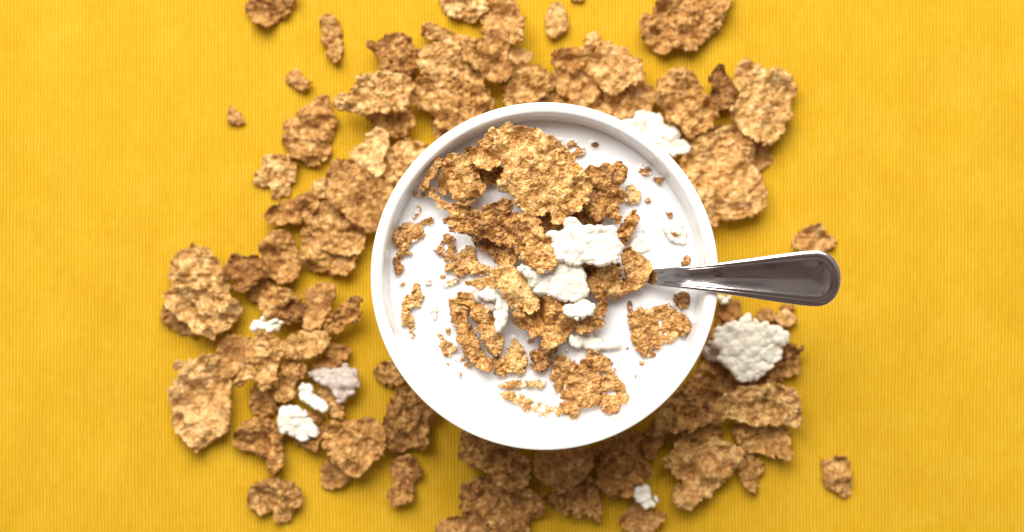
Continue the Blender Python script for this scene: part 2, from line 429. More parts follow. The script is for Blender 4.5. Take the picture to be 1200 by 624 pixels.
    # middle surface: tilt, curl and waviness
    if tilt is None:
        tm = 0.10 if size > 12 else 0.05
        tilt = rng.uniform(-tm, tm, 2)
    mid = X * tilt[0] + Y * tilt[1]
    if curl is None:
        curl = (rng.uniform(0, math.pi), rng.uniform(-0.9, 2.0) if not (white or crumb) else 0.0)
    half = size / 2
    u = X * math.cos(curl[0]) + Y * math.sin(curl[0])
    mid = mid + curl[1] * (u / max(half, 1)) ** 2 * min(1, half / 9)
    am = (2.7 if not bowl_ else (2.3 if z > 3 else 1.5)) * wav * min(1, size / 18)
    if white: am *= 0.5
    elif bowl_ and z <= 2.5: mid = mid - np.exp(-np.clip(dn, 0, 9) / 1.6) * (0.5 * z + 0.2)     # soaked edges sink
    elif not crumb:      # crisp edges that lift here and there
        mid = mid + np.exp(-np.clip(dn, 0, 9) / 1.5) * (vnoise(X / 5 + so, Y / 5, seed + 44) - 0.38) * 5.2 * wav * min(1, size / 16)
    mid = mid + (vnoise(X / 7 + so, Y / 7 + so, seed + 21) - 0.5) * 2 * am + (vnoise(X / 3.3 - so, Y / 3.3, seed + 22) - 0.5) * am * 0.9
    lb, _ = domes((X + so) / 2.2, (Y - so) / 2.2, seed + 60)
    top = mid + e * (T / 2 + bump); bot = mid - e * (T / 2 + lb * 0.5)
    gyy, gxx = np.gradient(dn, h)
    g2 = np.maximum(gxx ** 2 + gyy ** 2, 0.15)
    neg = dn < 0
    sx = np.where(neg, -dn * gxx / g2, 0); sy = np.where(neg, -dn * gyy / g2, 0)
    lim = h * 0.95; sx = np.clip(sx, -lim, lim); sy = np.clip(sy, -lim, lim)
    jit = 0.10
    Xn = X + sx + (vnoise(X / .5, Y / .5, seed + 30) - .5) * jit; Yn = Y + sy + (vnoise(X / .5, Y / .5, seed + 31) - .5) * jit
    c4 = np.maximum.reduce([dn[:-1, :-1], dn[1:, :-1], dn[:-1, 1:], dn[1:, 1:]])
    n4 = np.stack([dn[:-1, :-1], dn[1:, :-1], dn[:-1, 1:], dn[1:, 1:]]).clip(-9, 9)
    cell = ((n4 > 0).sum(0) >= 2)
    # keep the largest joined patch (and any patch over a few cells)
    ny, nx = X.shape
    idx = np.arange(ny * nx).reshape(ny, nx)
    a = idx[:-1, :-1][cell]; b = idx[:-1, 1:][cell]; c = idx[1:, 1:][cell]; dd = idx[1:, :-1][cell]
    if len(a) == 0: raise RuntimeError('empty piece ' + label)
    # flood fill labels
    lab = np.where(cell, np.arange(cell.size).reshape(cell.shape) + 1, 0)
    for _ in range(2000):
        L = lab.copy()
        L[1:] = np.where(cell[1:], np.maximum(L[1:], lab[:-1]), 0); L[:-1] = np.where(cell[:-1], np.maximum(L[:-1], lab[1:]), 0)
        L[:, 1:] = np.where(cell[:, 1:], np.maximum(L[:, 1:], lab[:, :-1]), 0); L[:, :-1] = np.where(cell[:, :-1], np.maximum(L[:, :-1], lab[:, 1:]), 0)
        if (L == lab).all(): break
        lab = L
    ls, cn = np.unique(lab[cell], return_counts=True)
    keep = lab[cell] == ls[cn.argmax()]
    a, b, c, dd = a[keep], b[keep], c[keep], dd[keep]
    # boundary verts: on the outside of the kept patch, top and bottom share one vertex
    kc = np.zeros(cell.shape, bool); kc[cell] = keep
    cnt = np.zeros((ny, nx), int)
    cnt[:-1, :-1] += kc; cnt[1:, :-1] += kc; cnt[:-1, 1:] += kc; cnt[1:, 1:] += kc
    used = cnt > 0; bd = used & (cnt < 4)
    zt = np.where(bd, mid, top); zb = np.where(bd, mid, bot)
    tid = -np.ones((ny, nx), int); n1 = used.sum(); tid[used] = np.arange(n1)
    bid = tid.copy(); inner = used & ~bd; bid[inner] = n1 + np.arange(inner.sum())
    Vt = np.stack([Xn[used], Yn[used], zt[used]], 1); Vb = np.stack([Xn[inner], Yn[inner], zb[inner]], 1)
    V = np.concatenate([Vt, Vb])
    tf = tid.ravel(); bf = bid.ravel()
    F = np.concatenate([np.stack([tf[a], tf[b], tf[c], tf[dd]], 1), np.stack([bf[dd], bf[c], bf[b], bf[a]], 1)])
    ton = np.concatenate([tone[used], tone[inner]])
    zmin = V[:, 2].min()
    if bowl_:
        base = MILK + z / 1000
        mz = V[:, 2] + z                                   # mm over the milk
        nz = np.concatenate([vnoise(X / 1.1 + so, Y / 1.1, seed + 90)[used], vnoise(X / 1.1 + so, Y / 1.1, seed + 90)[inner]])
        mk = np.clip(1 - (mz - 0.25 - (nz - 0.40) * 2.3) / 0.8, 0, 1) * 0.92
    else:
        V[:, 2] -= zmin; base = z / 1000 - 0.00015; mk = np.zeros(len(V))
    if bowl_: TOPS.append(V / 1000 + np.array([cen[0] / 1000, cen[1] / 1000, base]))
    m_ = {'white': M_WHITE, 'grey': M_GREY}.get(kind, M_WET if bowl_ else M_DRY)
    nm = 'coated_cluster' if white else ('cereal_crumb' if crumb else 'cereal_flake')
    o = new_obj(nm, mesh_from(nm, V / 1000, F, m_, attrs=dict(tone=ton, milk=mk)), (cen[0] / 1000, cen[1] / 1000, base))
    o['label'] = label
    o['category'] = 'yoghurt cluster' if white else ('cereal crumb' if crumb else 'cereal flake')
    o['group'] = G_WHITE if white else ((G_CRB if bowl_ else G_CR) if crumb else (G_BOWL if bowl_ else G_CLOTH))
    return o

def T_(*a, **k): return piece('cloth', *a, **k)
def B_(*a, **k): return piece('bowl', *a, **k)

# --- on the cloth: above and left of the bowl
T_('A', '440,30 455,5 480,-40 600,-60 690,-30 660,15 640,50 600,85 560,110 530,125 480,110 455,75 440,50', 0, 'brown flake alone on the cloth, cut by the top edge, farthest left up there')
T_('A', '785,85 830,80 860,100 872,150 862,195 895,235 880,275 845,290 820,265 815,225 790,195 790,130', 0, 'narrow upright S-shaped flake alone on the upper left cloth', wav=.5)
T_('A', '628,365 650,340 680,330 700,365 732,385 728,415 705,422 670,405 635,390', 0, 'small oval crumb on the cloth above the teardrop flake', 'crumb')
T_('A', '352,520 362,500 378,522 410,535 430,570 405,585 375,585 350,570', 0, 'tiny triangular crumb, farthest left of all the crumbs on the cloth', 'crumb')
T_('D', '765,-60 795,-70 825,-40 835,0 852,50 838,110 832,170 810,225 770,250 715,252 670,230 640,190 612,150 610,100 630,50 680,20 720,-20', 0, 'large teardrop flake with a pointed top on the upper left cloth', tilt=(0, .05))
T_('D', '465,305 490,280 510,245 525,205 570,215 620,205 645,230 672,270 660,310 632,340 630,390 590,405 555,390 548,350 510,350 475,330', 0, 'small star-shaped flake just below left of the teardrop flake', wav=.5)
T_('B', '-40,530 60,500 180,510 185,580 160,620 110,650 60,640 20,600 -30,590', 1, 'darker flake half hidden under the broad shelf-like flake upper left of the bowl')
T_('B', '-195,490 -180,455 -110,430 -80,400 -85,360 -55,365 0,355 70,345 140,360 175,385 165,440 155,500 120,530 60,525 0,535 -80,540 -130,520 -180,525', 8, 'broad shelf-like flake casting a shadow upper left of the bowl', curl=(1.57, -1.5), tilt=(-.02, .1))
T_('B', '-20,200 20,195 60,165 150,165 175,210 210,260 200,330 160,360 90,350 40,320 15,290 25,255 -10,250 -25,220', 3, 'knobbly flake with a dark tip pointing left, above the shelf-like flake', curl=(0, 1.6))
T_('B', '225,125 260,120 330,140 370,165 440,165 450,190 400,210 350,195 290,190 250,190 225,160', 2, 'narrow flake lying behind the top of the arched flake', wav=.6)
T_('B', '210,290 225,240 270,200 340,190 395,220 430,290 480,330 520,370 510,400 440,390 380,360 300,380 240,370 200,330', 5, 'arched flake with a raised curled rim above the upper left of the bowl', curl=(.5, 3.2))
T_('B', '270,540 340,500 420,560 410,600 340,660 285,640', 1, 'low flake touching the upper left rim beside the yellow gap')
T_('B', '165,400 210,370 300,360 360,370 430,390 500,410 540,450 530,500 480,560 400,600 340,610 290,600 270,560 260,510 190,500 165,460', 5, 'large cupped flake with a dark hollow just outside the upper left rim', curl=(.9, 3.0))
T_('B', '450,540 460,500 500,460 545,455 560,480 540,520 490,550', 4, 'pale small flake leaning on the upper left rim right of the cupped flake')
T_('B', '310,-30 500,-30 530,30 510,80 440,105 380,85 335,70 310,20', 0, 'oval pale flake at the top edge, left of the tall upright flake')
T_('B', '530,-30 640,-30 660,40 670,80 690,110 685,190 660,215 620,200 600,150 560,140 530,165 500,150 515,90 540,70 530,30', 5, 'tall upright flake reaching the top edge above the bowl', curl=(0, 2.2))
T_('B', '405,215 440,190 500,195 530,150 580,135 625,165 630,210 610,240 650,300 635,370 580,390 530,370 480,330 430,290 400,250', 8, 'large lumpy flake over a dark gap, below the tall upright flake', curl=(.7, -1.0))
T_('B', '600,240 690,225 735,250 725,280 670,290 640,285 610,265', 7, 'small bright oblong flake right of the lumpy flake above the bowl', wav=.4)
T_('B', '600,280 640,270 690,300 740,300 800,340 835,370 830,430 780,440 740,480 680,480 640,500 610,490 600,430 640,390 650,340 600,320', 3, 'wide flake touching the top of the bowl rim, right of the yellow gap')
T_('B', '740,490 770,435 830,430 870,470 900,500 800,520', 0, 'dark sliver of flake tucked behind the topmost rim of the bowl', wav=.4)
T_('B', '805,55 830,20 870,15 890,45 895,110 885,155 850,178 815,165 805,120', 0, 'small upright oval flake alone above the bowl', wav=.5)
T_('B', '920,-30 970,-30 978,0 950,12 922,5', 0, 'dark crumb at the top edge above the bowl', 'crumb')
T_('B', '820,270 850,235 920,225 975,240 985,290 960,320 930,340 880,330 830,310', 4, 'rounded flake with a dark pit, above right of the rim top')
T_('B', '955,240 975,205 1000,150 1045,160 1045,200 1000,240 970,250', 3, 'little knob-like flake sticking up above right of the rim top', wav=.4)
T_('B', '840,330 900,330 960,340 1040,370 1060,430 1040,480 960,490 900,460 850,430 835,380', 3, 'flake touching the upper rim, below the rounded pitted flake')
T_('C', '-160,490 -40,440 60,420 140,420 220,370 270,440 260,520 180,540 100,560 20,540 -40,530 -100,520', 1, 'broad low flake along the upper right rim beside the white cluster')
T_('B', '1000,260 1050,195 1110,210 1160,230 1190,270 1240,300 1255,360 1230,395 1190,390 1170,430 1110,445 1060,430 1040,370 1000,340 990,290', 7, 'large pale flake with a bright lower lip above the upper right rim', curl=(1.0, -1.2))
T_('C', '195,80 215,70 270,85 275,20 290,-40 450,-70 620,-60 630,0 600,60 580,110 540,150 500,190 440,240 370,225 330,235 300,262 260,230 215,190 205,140', 1, 'very large flake cut by the top edge, upper right of the bowl')
T_('C', '270,440 285,390 330,350 360,325 430,335 470,370 490,410 480,440 530,480 560,510 540,590 500,620 440,650 400,640 380,590 320,560 300,500 270,470', 4, 'large dark-centred flake right above the white cluster outside the rim', curl=(.3, 1.8))
T_('C', '525,350 570,315 610,340 630,400 650,440 640,490 590,520 550,490 530,440 540,400', 3, 'narrow upright flake between the dark-centred flake and the far right one')
T_('C', '540,600 600,580 660,610 650,650 580,660', 0, 'small flake in the yellow gap right of the dark-centred flake', wav=.4)
T_('C', '650,310 690,285 740,300 780,340 860,315 900,345 930,390 925,440 900,480 915,540 880,560 860,600 840,650 800,680 740,670 700,640 660,600 610,540 640,500 660,450 640,390', 4, 'large ragged two-horned flake at the upper right of the pile')
T_('E', '480,120 560,85 620,80 660,70 700,110 720,160 730,230 740,300 770,340 780,420 770,460 700,490 620,510 560,510 545,545 500,500 440,350 380,240 430,200 430,150', 1, 'biggest flake right of the bowl rim, under the two-horned flake', curl=(.2, -.8))
T_('E', '690,150 800,165 822,215 800,262 745,300 700,260', 0, 'small flake jutting right from the biggest flake beside the rim', wav=.4)
T_('E', '110,45 165,45 180,10 240,5 300,30 315,65 375,80 395,130 430,160 425,195 370,220 330,200 270,150 210,110 150,80', 4.5, 'white knobbly cluster outside the upper right rim of the bowl', 'white')
T_('E', '910,600 960,560 1010,525 1060,550 1080,590 1120,605 1100,640 1040,670 960,660 920,630', 0, 'knobbly flake on the cloth just above the spoon handle end')
# --- left of the bowl
T_('D', '1090,210 1140,160 1200,140 1300,160 1260,230 1200,300 1150,360 1080,340 1060,310', 3, 'pale rounded flake pressed against the left upper rim of the bowl')
T_('D', '925,190 960,170 1000,150 1010,110 1060,85 1100,110 1110,160 1080,200 1080,300 1050,320 1035,290 1000,290 980,250 930,220', 5, 'twisted hook-shaped flake left of the pale rounded flake', curl=(0, 2.0))
T_('D', '700,470 780,420 850,440 900,510 970,560 1000,600 980,660 900,680 800,650 740,600 720,540', 1, 'dark brown flake in shadow beneath the big pale flake on the left')
T_('D', '735,350 800,320 830,340 815,400 780,410 740,380', 3, 'small pale flake at the left corner of the big pale flake', wav=.4)
T_('D', '820,300 830,250 880,225 940,240 990,290 1050,320 1130,360 1110,420 1080,500 1040,575 980,550 920,510 870,460 815,410 810,360', 8, 'big pale flat flake left of the bowl, its edge over a dark shadow', wav=.6, tilt=(.05, .08))
T_('D', '535,480 560,450 610,440 660,400 720,390 770,410 790,440 760,480 720,520 650,525 600,530 560,535 535,510', 1, 'long low flake pointing left from the dark flake on the left')
T_('F', '690,20 720,-5 800,10 870,0 960,20 1000,50 960,80 950,130 930,200 870,205 800,190 720,170 680,150 700,100', 2, 'heaped flake left of the bowl at the level of the spoon', curl=(.8, -1.5))
T_('F', '510,70 540,40 570,5 630,10 640,60 680,90 670,130 680,170 670,230 620,245 570,240 540,200 530,150 505,110', 2, 'upright knobbly flake between the heaped flake and the left heart-shaped pile')
T_('F', '40,400 60,340 110,390 190,450 200,490 130,485 60,440', 0, 'flake peeking out under the lower left of the heart-shaped pile', wav=.5)
T_('F', '70,170 120,100 200,65 250,90 290,130 330,170 330,220 370,280 300,310 200,310 110,280 75,230', 4, 'upper dome-shaped flake of the far left heart-shaped pile', tilt=(0, -.05), curl=(.4, -1.0))
T_('F', '60,290 150,260 250,240 330,270 390,330 410,400 350,450 300,480 280,515 220,480 150,430 90,370 60,320', 6, 'pointed pale flake at the front of the far left heart-shaped pile', tilt=(0, .06), curl=(.2, -1.4))
T_('F', '470,200 530,210 560,260 520,310 470,340 430,320 460,270', 1, 'small reddish flake tucked under the pitted flake on the left', wav=.4)
T_('F', '330,190 360,130 390,110 430,130 480,120 520,150 540,200 500,240 470,260 430,295 390,280 380,240 340,230', 5, 'pitted flake with a dark hole right of the heart-shaped pile', curl=(.5, 1.6))
T_('F', '505,330 520,290 570,265 640,280 660,310 620,360 580,390 540,400 500,370', 5, 'pale flake above the tiny white cluster on the left', wav=.7)
T_('F', '590,390 640,340 680,320 720,350 700,410 650,440 600,430 570,410', 4, 'brown oval flake right of the tiny white cluster', wav=.5)
T_('F', '690,300 740,270 800,240 850,260 850,310 820,380 790,440 750,470 700,460 710,410 730,350', 6, 'smooth pale upright flake right of the brown oval flake', wav=.5)
T_('F', '800,470 830,400 880,350 940,310 975,320 950,350 970,390 960,420 910,425 880,470 820,480', 7, 'twig-like flake pointing up right toward the bowl', wav=.6, tilt=(.15, .05))
T_('H', '800,20 870,15 930,40 925,75 860,80 800,65', 3, 'small dark rolled flake under the twig-like flake', wav=.3)
T_('H', '740,110 790,90 860,85 890,100 850,130 760,135', 3, 'thin dark flake edge above the greyish coated cluster', wav=.3)
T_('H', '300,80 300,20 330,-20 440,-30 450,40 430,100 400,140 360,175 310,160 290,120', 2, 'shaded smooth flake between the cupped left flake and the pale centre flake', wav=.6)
T_('H', '465,240 500,190 560,220 580,310 560,350 500,350 460,330', 0, 'dark flake at the bottom beneath the lower left pile')
T_('H', '560,220 590,150 630,90 700,100 710,160 660,190 670,240 640,270 600,290 570,265', 4, 'brown spade-shaped flake left of the small white clusters', wav=.5)
T_('F', '610,520 680,490 760,475 820,480 810,550 780,580 700,600 640,605 610,570', 8, 'bright scalloped flake below the smooth upright one', wav=.6)
T_('H', '440,20 480,-30 540,-40 600,5 615,60 590,100 570,140 580,190 540,215 510,230 480,190 460,160 400,205 385,190 430,130 440,70', 9, 'bright star-like flake directly below the tiny white cluster', wav=.6)
T_('F', '448,445 470,425 500,430 515,410 540,435 575,420 600,440 585,468 545,470 520,455 485,475 455,465', 9, 'tiny white cluster in the middle of the left pile', 'white')
T_('H', '120,110 140,90 180,100 240,60 290,65 320,80 310,160 350,190 370,240 365,320 370,380 330,430 270,470 220,510 190,520 165,470 120,440 100,380 100,310 80,240 110,190 140,160', 1, 'large cupped flake with a jagged raised top, lowest left of the pile', curl=(1.57, 3.0), tilt=(0, .04))
T_('H', '770,215 830,215 870,280 890,340 870,365 830,350 820,290 780,250', 2, 'narrow flake under the greyish coated cluster', wav=.4)
T_('H', '725,150 780,135 850,140 890,110 940,125 960,170 955,230 910,260 890,295 860,270 820,210 780,185 735,175', 5, 'greyish coated cluster at the right end of the left pile', 'grey', thick=1.6)
T_('H', '700,350 740,330 800,370 820,420 780,470 770,500 730,508 690,490 660,470', 0, 'brown flake beneath the larger white cluster of the lower left pile')
T_('H', '680,215 710,200 745,220 755,255 790,270 820,300 810,330 770,325 740,300 700,270 680,240', 5, 'small white peanut-shaped cluster in the lower left pile', 'white')
T_('H', '375,450 420,390 470,360 530,355 590,390 610,440 600,490 620,540 600,600 560,620 530,560 495,520 440,510 380,490', 1, 'craggy flake with a hooked tail, lower left below the white clusters', curl=(0, 1.2))
T_('H', '585,320 620,300 690,310 720,360 765,400 770,435 720,460 680,465 650,440 605,440 580,380', 5, 'larger white lump with brown specks in the lower left pile', 'white', thick=2.2)
T_('I', '480,290 520,290 560,350 620,370 580,400 490,425 465,390 470,330', 0, 'brown flake corner showing under the lower left square flake', wav=.5)
T_('H', '1035,130 1080,90 1130,90 1180,150 1170,190 1120,215 1070,190 1040,160', 0, 'small round flake at the lower left rim of the bowl', wav=.5)
T_('I', '770,60 800,0 850,-60 960,-40 1010,60 960,150 970,210 930,230 890,210 850,240 800,240 770,190 760,120', 2, 'broad brown flake against the lower left rim of the bowl')
T_('I', '500,120 540,100 620,110 680,90 740,110 760,150 775,220 740,260 690,290 690,335 630,365 580,350 545,300 500,270 480,210 480,160', 7, 'square-topped flake raised off the cloth lower left of the bowl', tilt=(.03, .03), wav=.6)
T_('I', '780,310 840,270 890,265 925,310 930,350 900,380 910,450 870,475 810,490 770,440 800,400 810,350', 0, 'bone-shaped flake alone below the broad brown flake, lower left', wav=.7)
T_('I', '130,420 170,390 230,385 270,365 310,390 350,390 365,440 380,480 350,510 320,530 310,570 270,580 240,520 190,535 145,520 130,470', 0, 'maple-leaf-shaped flake alone at the bottom left', wav=.7)
# --- below the bowl
T_('J', '850,250 900,200 1050,150 1110,180 1100,240 960,270 870,290', 0, 'dark flake in the deepest shadow under the lower right rim')
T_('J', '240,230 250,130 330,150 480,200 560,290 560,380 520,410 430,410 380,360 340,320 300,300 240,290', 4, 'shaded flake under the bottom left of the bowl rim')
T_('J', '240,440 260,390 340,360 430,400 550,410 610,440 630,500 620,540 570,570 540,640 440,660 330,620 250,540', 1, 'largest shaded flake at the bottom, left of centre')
T_('J', '120,590 180,560 240,530 300,560 380,600 420,640 380,690 140,680', 2, 'flake cut by the bottom edge, lit orange, left of centre')
T_('J', '640,450 700,440 760,400 810,350 870,370 880,430 900,500 890,570 850,560 830,530 760,540 720,520 660,490', 1, 'dark hooked flake pointing down below the middle of the bowl')
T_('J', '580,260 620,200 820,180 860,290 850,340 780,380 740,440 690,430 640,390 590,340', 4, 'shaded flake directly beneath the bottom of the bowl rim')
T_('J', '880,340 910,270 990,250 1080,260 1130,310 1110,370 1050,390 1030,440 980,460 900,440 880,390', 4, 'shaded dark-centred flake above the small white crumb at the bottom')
T_('K', '30,560 60,500 100,480 140,520 190,520 225,520 230,545 200,580 180,610 120,625 60,610 35,580', 0, 'knobbly flake under the small white crumb at the bottom')
T_('K', '95,420 130,400 160,415 165,450 195,470 195,500 150,515 115,490 95,455', 6, 'small white crumb-like cluster at the bottom right of centre', 'white', thick=2)
T_('K', '150,130 250,20 300,90 250,170 200,240 180,290 140,250 140,190', 2, 'narrow dark flake close to the lower right rim')
T_('K', '330,130 480,110 510,190 430,225 360,230 300,190', 0, 'dark flake beneath the ribbed triangular flake lower right')
T_('K', '230,260 280,240 280,190 330,180 380,230 440,180 500,190 560,210 600,220 590,280 540,350 500,400 430,450 350,500 310,515 275,480 280,400 330,390 270,340 235,300', 3, 'big ribbed triangular flake pointing down at the lower right', wav=1.4)
T_('K', '570,120 620,115 680,140 760,130 820,150 820,270 780,280 720,255 660,240 620,240 560,180', 2, 'rectangular flake under the long straight-edged flake lower right', wav=.7)
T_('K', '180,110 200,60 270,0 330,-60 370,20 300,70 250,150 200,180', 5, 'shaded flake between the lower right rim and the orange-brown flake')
T_('G', '330,480 400,380 480,350 560,400 640,430 700,440 700,500 580,530 500,520 400,500 340,510', 0, 'dark flake below the big white cluster')
T_('G', '740,430 790,380 790,300 840,295 880,310 860,350 870,400 850,430 800,455 750,470 700,470', 1, 'brown flake poking out right of the big white cluster', wav=.8)
T_('K', '490,60 500,-10 560,-50 640,-60 720,-70 770,-70 850,-30 862,60 860,130 820,120 780,110 720,130 660,120 600,90 520,90 440,110', 7, 'long straight-edged flake at the lower right of the pile', tilt=(0, .03))
T_('K', '255,155 250,90 340,-20 400,-60 480,-50 500,20 490,80 420,115 330,150', 9, 'orange-brown folded flake just right of the lower right rim', wav=1.3)
T_('K', '590,260 630,250 660,290 700,310 700,340 670,360 665,425 640,432 600,400 585,340', 0, 'small upright flake below the rectangular flake lower right', wav=.7)
T_('K', '980,300 1020,270 1080,275 1105,310 1110,440 1085,462 1040,440 1000,410 985,360', 0, 'small shield-shaped flake alone at the far lower right', wav=.6)
T_('G', '430,290 490,290 500,360 450,375 420,345', 3, 'pinkish pale cluster between rim and big white cluster', 'grey')
T_('G', '400,400 440,250 480,170 510,220 480,320 460,400', 0, 'brown sliver of flake along the right rim below the spoon', wav=.4)
T_('G', '485,110 530,85 580,100 590,160 560,190 510,185 480,160', 1, 'rounded brown flake below the spoon beside the rim', wav=.5)
T_('G', '478,70 520,66 555,78 540,96 490,92', 3, 'tiny pale cluster tucked under the spoon at the rim', 'white')
T_('G', '665,150 700,130 750,140 755,180 710,195 670,185', 0, 'left one of two round nuggets below the spoon', 'crumb', thick=3)
T_('G', '760,150 800,140 840,150 850,190 820,215 780,210 755,185', 0, 'right one of two round nuggets below the spoon', 'crumb', thick=3)
T_('G', '770,118 830,108 855,128 800,142', 0, 'dark crumb just under the lower edge of the spoon', 'crumb')
T_('G', '470,240 510,200 580,200 600,165 640,160 670,200 740,205 800,240 820,265 790,310 780,370 730,400 700,430 650,475 580,460 545,420 490,370 500,310 460,290', 8, 'big round white cluster on the cloth below the spoon', 'white', wav=.5)

# --- in the bowl: low pieces first
B_('L', '610,230 660,215 720,260 820,340 900,350 850,440 790,470 700,400 640,300', 3, 'dark flake deep between the two upper left clumps in the milk')
B_('O', '410,180 500,120 600,160 660,230 600,270 520,270 470,250 420,230', 3, 'dark flake in the gap above the largest white cluster')
B_('O', '150,120 280,150 400,220 380,300 260,320 210,340 180,230', 4.5, 'dark flake in the hollow under the largest flake')
B_('O', '480,520 560,510 680,540 740,520 760,600 740,700 640,700 540,680', 3.5, 'dark flake under the bottom of the largest white cluster', thick=1.5)
B_('L', '260,520 300,500 350,510 350,550 300,555 265,540', .9, 'small amber piece touching the left end of the upper left clump', 'crumb')
B_('N', '380,10 430,30 480,110 560,140 640,140 720,160 700,190 620,200 550,190 490,150 420,120 390,70', 3.0, 'long low flake along the underside of the upper left clump')
B_('L', '480,300 540,260 620,270 670,310 680,390 730,400 780,470 760,510 700,540 640,570 560,560 520,530 470,520 440,470 460,420 490,370', 7.5, 'rounded dome-shaped flake forming the upper left clump in the milk', curl=(.3, -2.5))
B_('L', '325,480 330,430 370,380 410,320 430,280 475,275 470,320 430,360 420,400 380,450 345,485', 7, 'narrow upright flake at the upper left, nearest the rim', thick=2, wav=.5, tilt=(0, .15))
B_('L', '570,590 620,570 690,550 700,580 650,605 590,605', 7, 'small bright chip at the lower edge of the dome-shaped flake', wav=.4)
B_('L', '660,230 720,190 740,160 800,100 810,70 840,75 840,130 880,170 900,200 900,290 830,350 760,345 700,300 650,290', 8, 'ragged flake between the dome-shaped flake and the largest flake', wav=1.3)
B_('M', '650,400 700,370 760,340 820,320 880,330 950,320 972,360 970,440 930,480 960,560 925,630 950,710 900,712 840,670 790,715 750,710 700,640 660,560 620,480', 6, 'crumbly flake attached right of the largest flake', wav=1.2)
B_('M', '90,85 150,35 210,60 250,55 320,80 370,80 420,120 500,160 560,210 600,260 630,340 700,390 740,480 735,540 680,610 630,650 570,670 550,710 500,740 460,700 450,650 390,670 330,650 240,620 210,580 225,540 170,500 110,490 85,440 90,410 140,370 130,300 100,250 40,215 40,190 80,170 60,120 60,80', 11.5, 'largest flake of all in the bowl, at the top of the heap', curl=(.8, -1.2), tilt=(0, .02))
B_('N', '840,520 880,460 880,410 930,400 990,470 990,510 930,560 880,560', 6, 'small piece hanging under the central branching flake')
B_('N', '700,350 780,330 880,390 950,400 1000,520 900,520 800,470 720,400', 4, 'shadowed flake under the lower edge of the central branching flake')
B_('N', '465,240 550,215 640,215 700,190 760,150 830,110 900,80 960,90 970,140 940,190 1000,180 1040,200 1010,250 1030,330 1060,400 1040,470 980,450 920,380 860,400 810,360 760,330 720,360 660,350 610,300 540,300', 8.5, 'branching flake pointing left from the middle of the heap', tilt=(.06, .02))
B_('N', '1020,240 1060,200 1080,170 1130,190 1150,240 1180,320 1240,370 1250,460 1260,540 1190,590 1120,580 1020,510 1040,460 1080,420 1050,350', 12.5, 'long upright flake left of the largest white cluster', wav=.8)
B_('P', '610,120 680,110 740,110 800,80 850,150 830,180 770,165 680,160', 4.5, 'short flake left of the smooth golden flake', wav=.6)
B_('Q', '10,330 120,300 200,240 300,220 420,280 440,380 430,460 400,500 340,540 270,580 230,600 220,540 190,480 140,520 130,450 60,430 20,380', 6, 'wide drooping flake under the second white cluster', tilt=(0, .12), wav=1.3)
B_('Q', '430,420 480,390 560,380 590,330 600,260 660,260 680,290 640,340 630,430 580,460 500,480 440,460', 4.5, 'flake below right of the small white cluster in the heap', wav=1.2)
B_('Q', '530,100 600,80 640,20 720,10 760,60 780,130 800,180 760,240 700,260 620,250 570,220 540,150', 6.5, 'craggy flake between the white clusters and the spoon clump', wav=1.3)
B_('Q', '770,-90 810,-120 900,-80 960,-30 980,20 960,100 900,150 850,185 800,190 780,130 805,60 785,-20', 5.5, 'rounded clump touching the tip of the spoon handle', curl=(.2, -1.5))
B_('O', '750,280 800,250 830,190 860,180 885,210 870,270 830,320 810,390 780,395 760,350 740,310', 3.5, 'narrow bent flake right of the largest white cluster')
B_('P', '800,60 860,20 950,30 1020,50 1070,110 1100,180 1140,240 1160,300 1100,340 1040,320 940,290 900,220 860,160 840,120', 9.5, 'smooth golden flake left of the second white cluster', wav=.7, tilt=(-.03, .05))
B_('N', '410,440 460,420 480,350 520,330 545,350 570,420 580,470 540,520 500,530 480,480', 1.3, 'low amber flake with a dark speck left of the heap', wav=.5)
B_('N', '490,560 560,500 610,450 650,410 700,430 700,500 720,560 790,550 800,590 720,615 600,620 540,600', 1.6, 'low crumbly flake under the branching flake', wav=.6)
B_('N', '105,350 130,310 200,260 240,245 290,270 340,230 400,220 405,250 350,310 280,370 230,420 240,460 200,480 180,500 150,490 150,420 130,380', 1.6, 'bird-shaped flake floating nearest the left wall of the bowl', wav=.6)
B_('N', '125,500 160,485 185,540 200,580 150,620 130,570', 1.2, 'small brown piece just below the bird-shaped flake', 'crumb')
B_('P', '165,130 185,115 210,125 205,150 175,152', .5, 'round dark crumb by the left wall, below the small brown piece', 'crumb')
B_('N', '285,130 315,130 320,180 290,215 265,220 265,200', .15, 'faint half-sunk crumb above the bird-shaped flake', 'crumb')
B_('P', '190,260 230,220 280,190 270,140 305,140 320,210 335,270 280,300 250,290 245,330 255,400 260,470 270,520 240,525 220,450 180,430 170,390 195,350', 1.2, 'hook-shaped pale flake floating at the left, below the bird-shaped one', wav=.4)
B_('P', '350,125 380,108 395,125 385,145 355,155', .3, 'tiny half-sunk crumb right of the hook-shaped flake', 'crumb')
B_('P', '450,85 480,85 490,125 560,105 595,115 545,150 480,160', .5, 'thin streak of crumbs left of the short flake', wav=.3)
B_('P', '370,290 420,280 435,330 430,400 400,380 370,330', .1, 'pale bead-like cluster between the hook-shaped and hairpin flakes', 'white', thick=.8)
B_('P', '490,450 512,440 530,485 508,510', .4, 'tiny oblong crumb left of the hairpin flake', 'crumb')
B_('P', '590,210 650,200 710,240 745,290 800,340 850,380 840,430 890,510 890,590 860,630 820,630 780,590 750,540 735,470 690,400 670,340 700,320 640,260 590,280', 4.2, 'right arm of the hairpin-shaped pair of flakes in the milk', thick=2.2, wav=.7)
B_('P', '525,270 545,238 590,212 625,225 612,270 630,340 655,420 670,500 740,570 750,630 810,680 815,725 780,740 730,720 670,680 640,600 600,560 595,490 550,410 530,340', 3.4, 'left arm of the hairpin-shaped pair of flakes in the milk', thick=2.2, wav=.7)
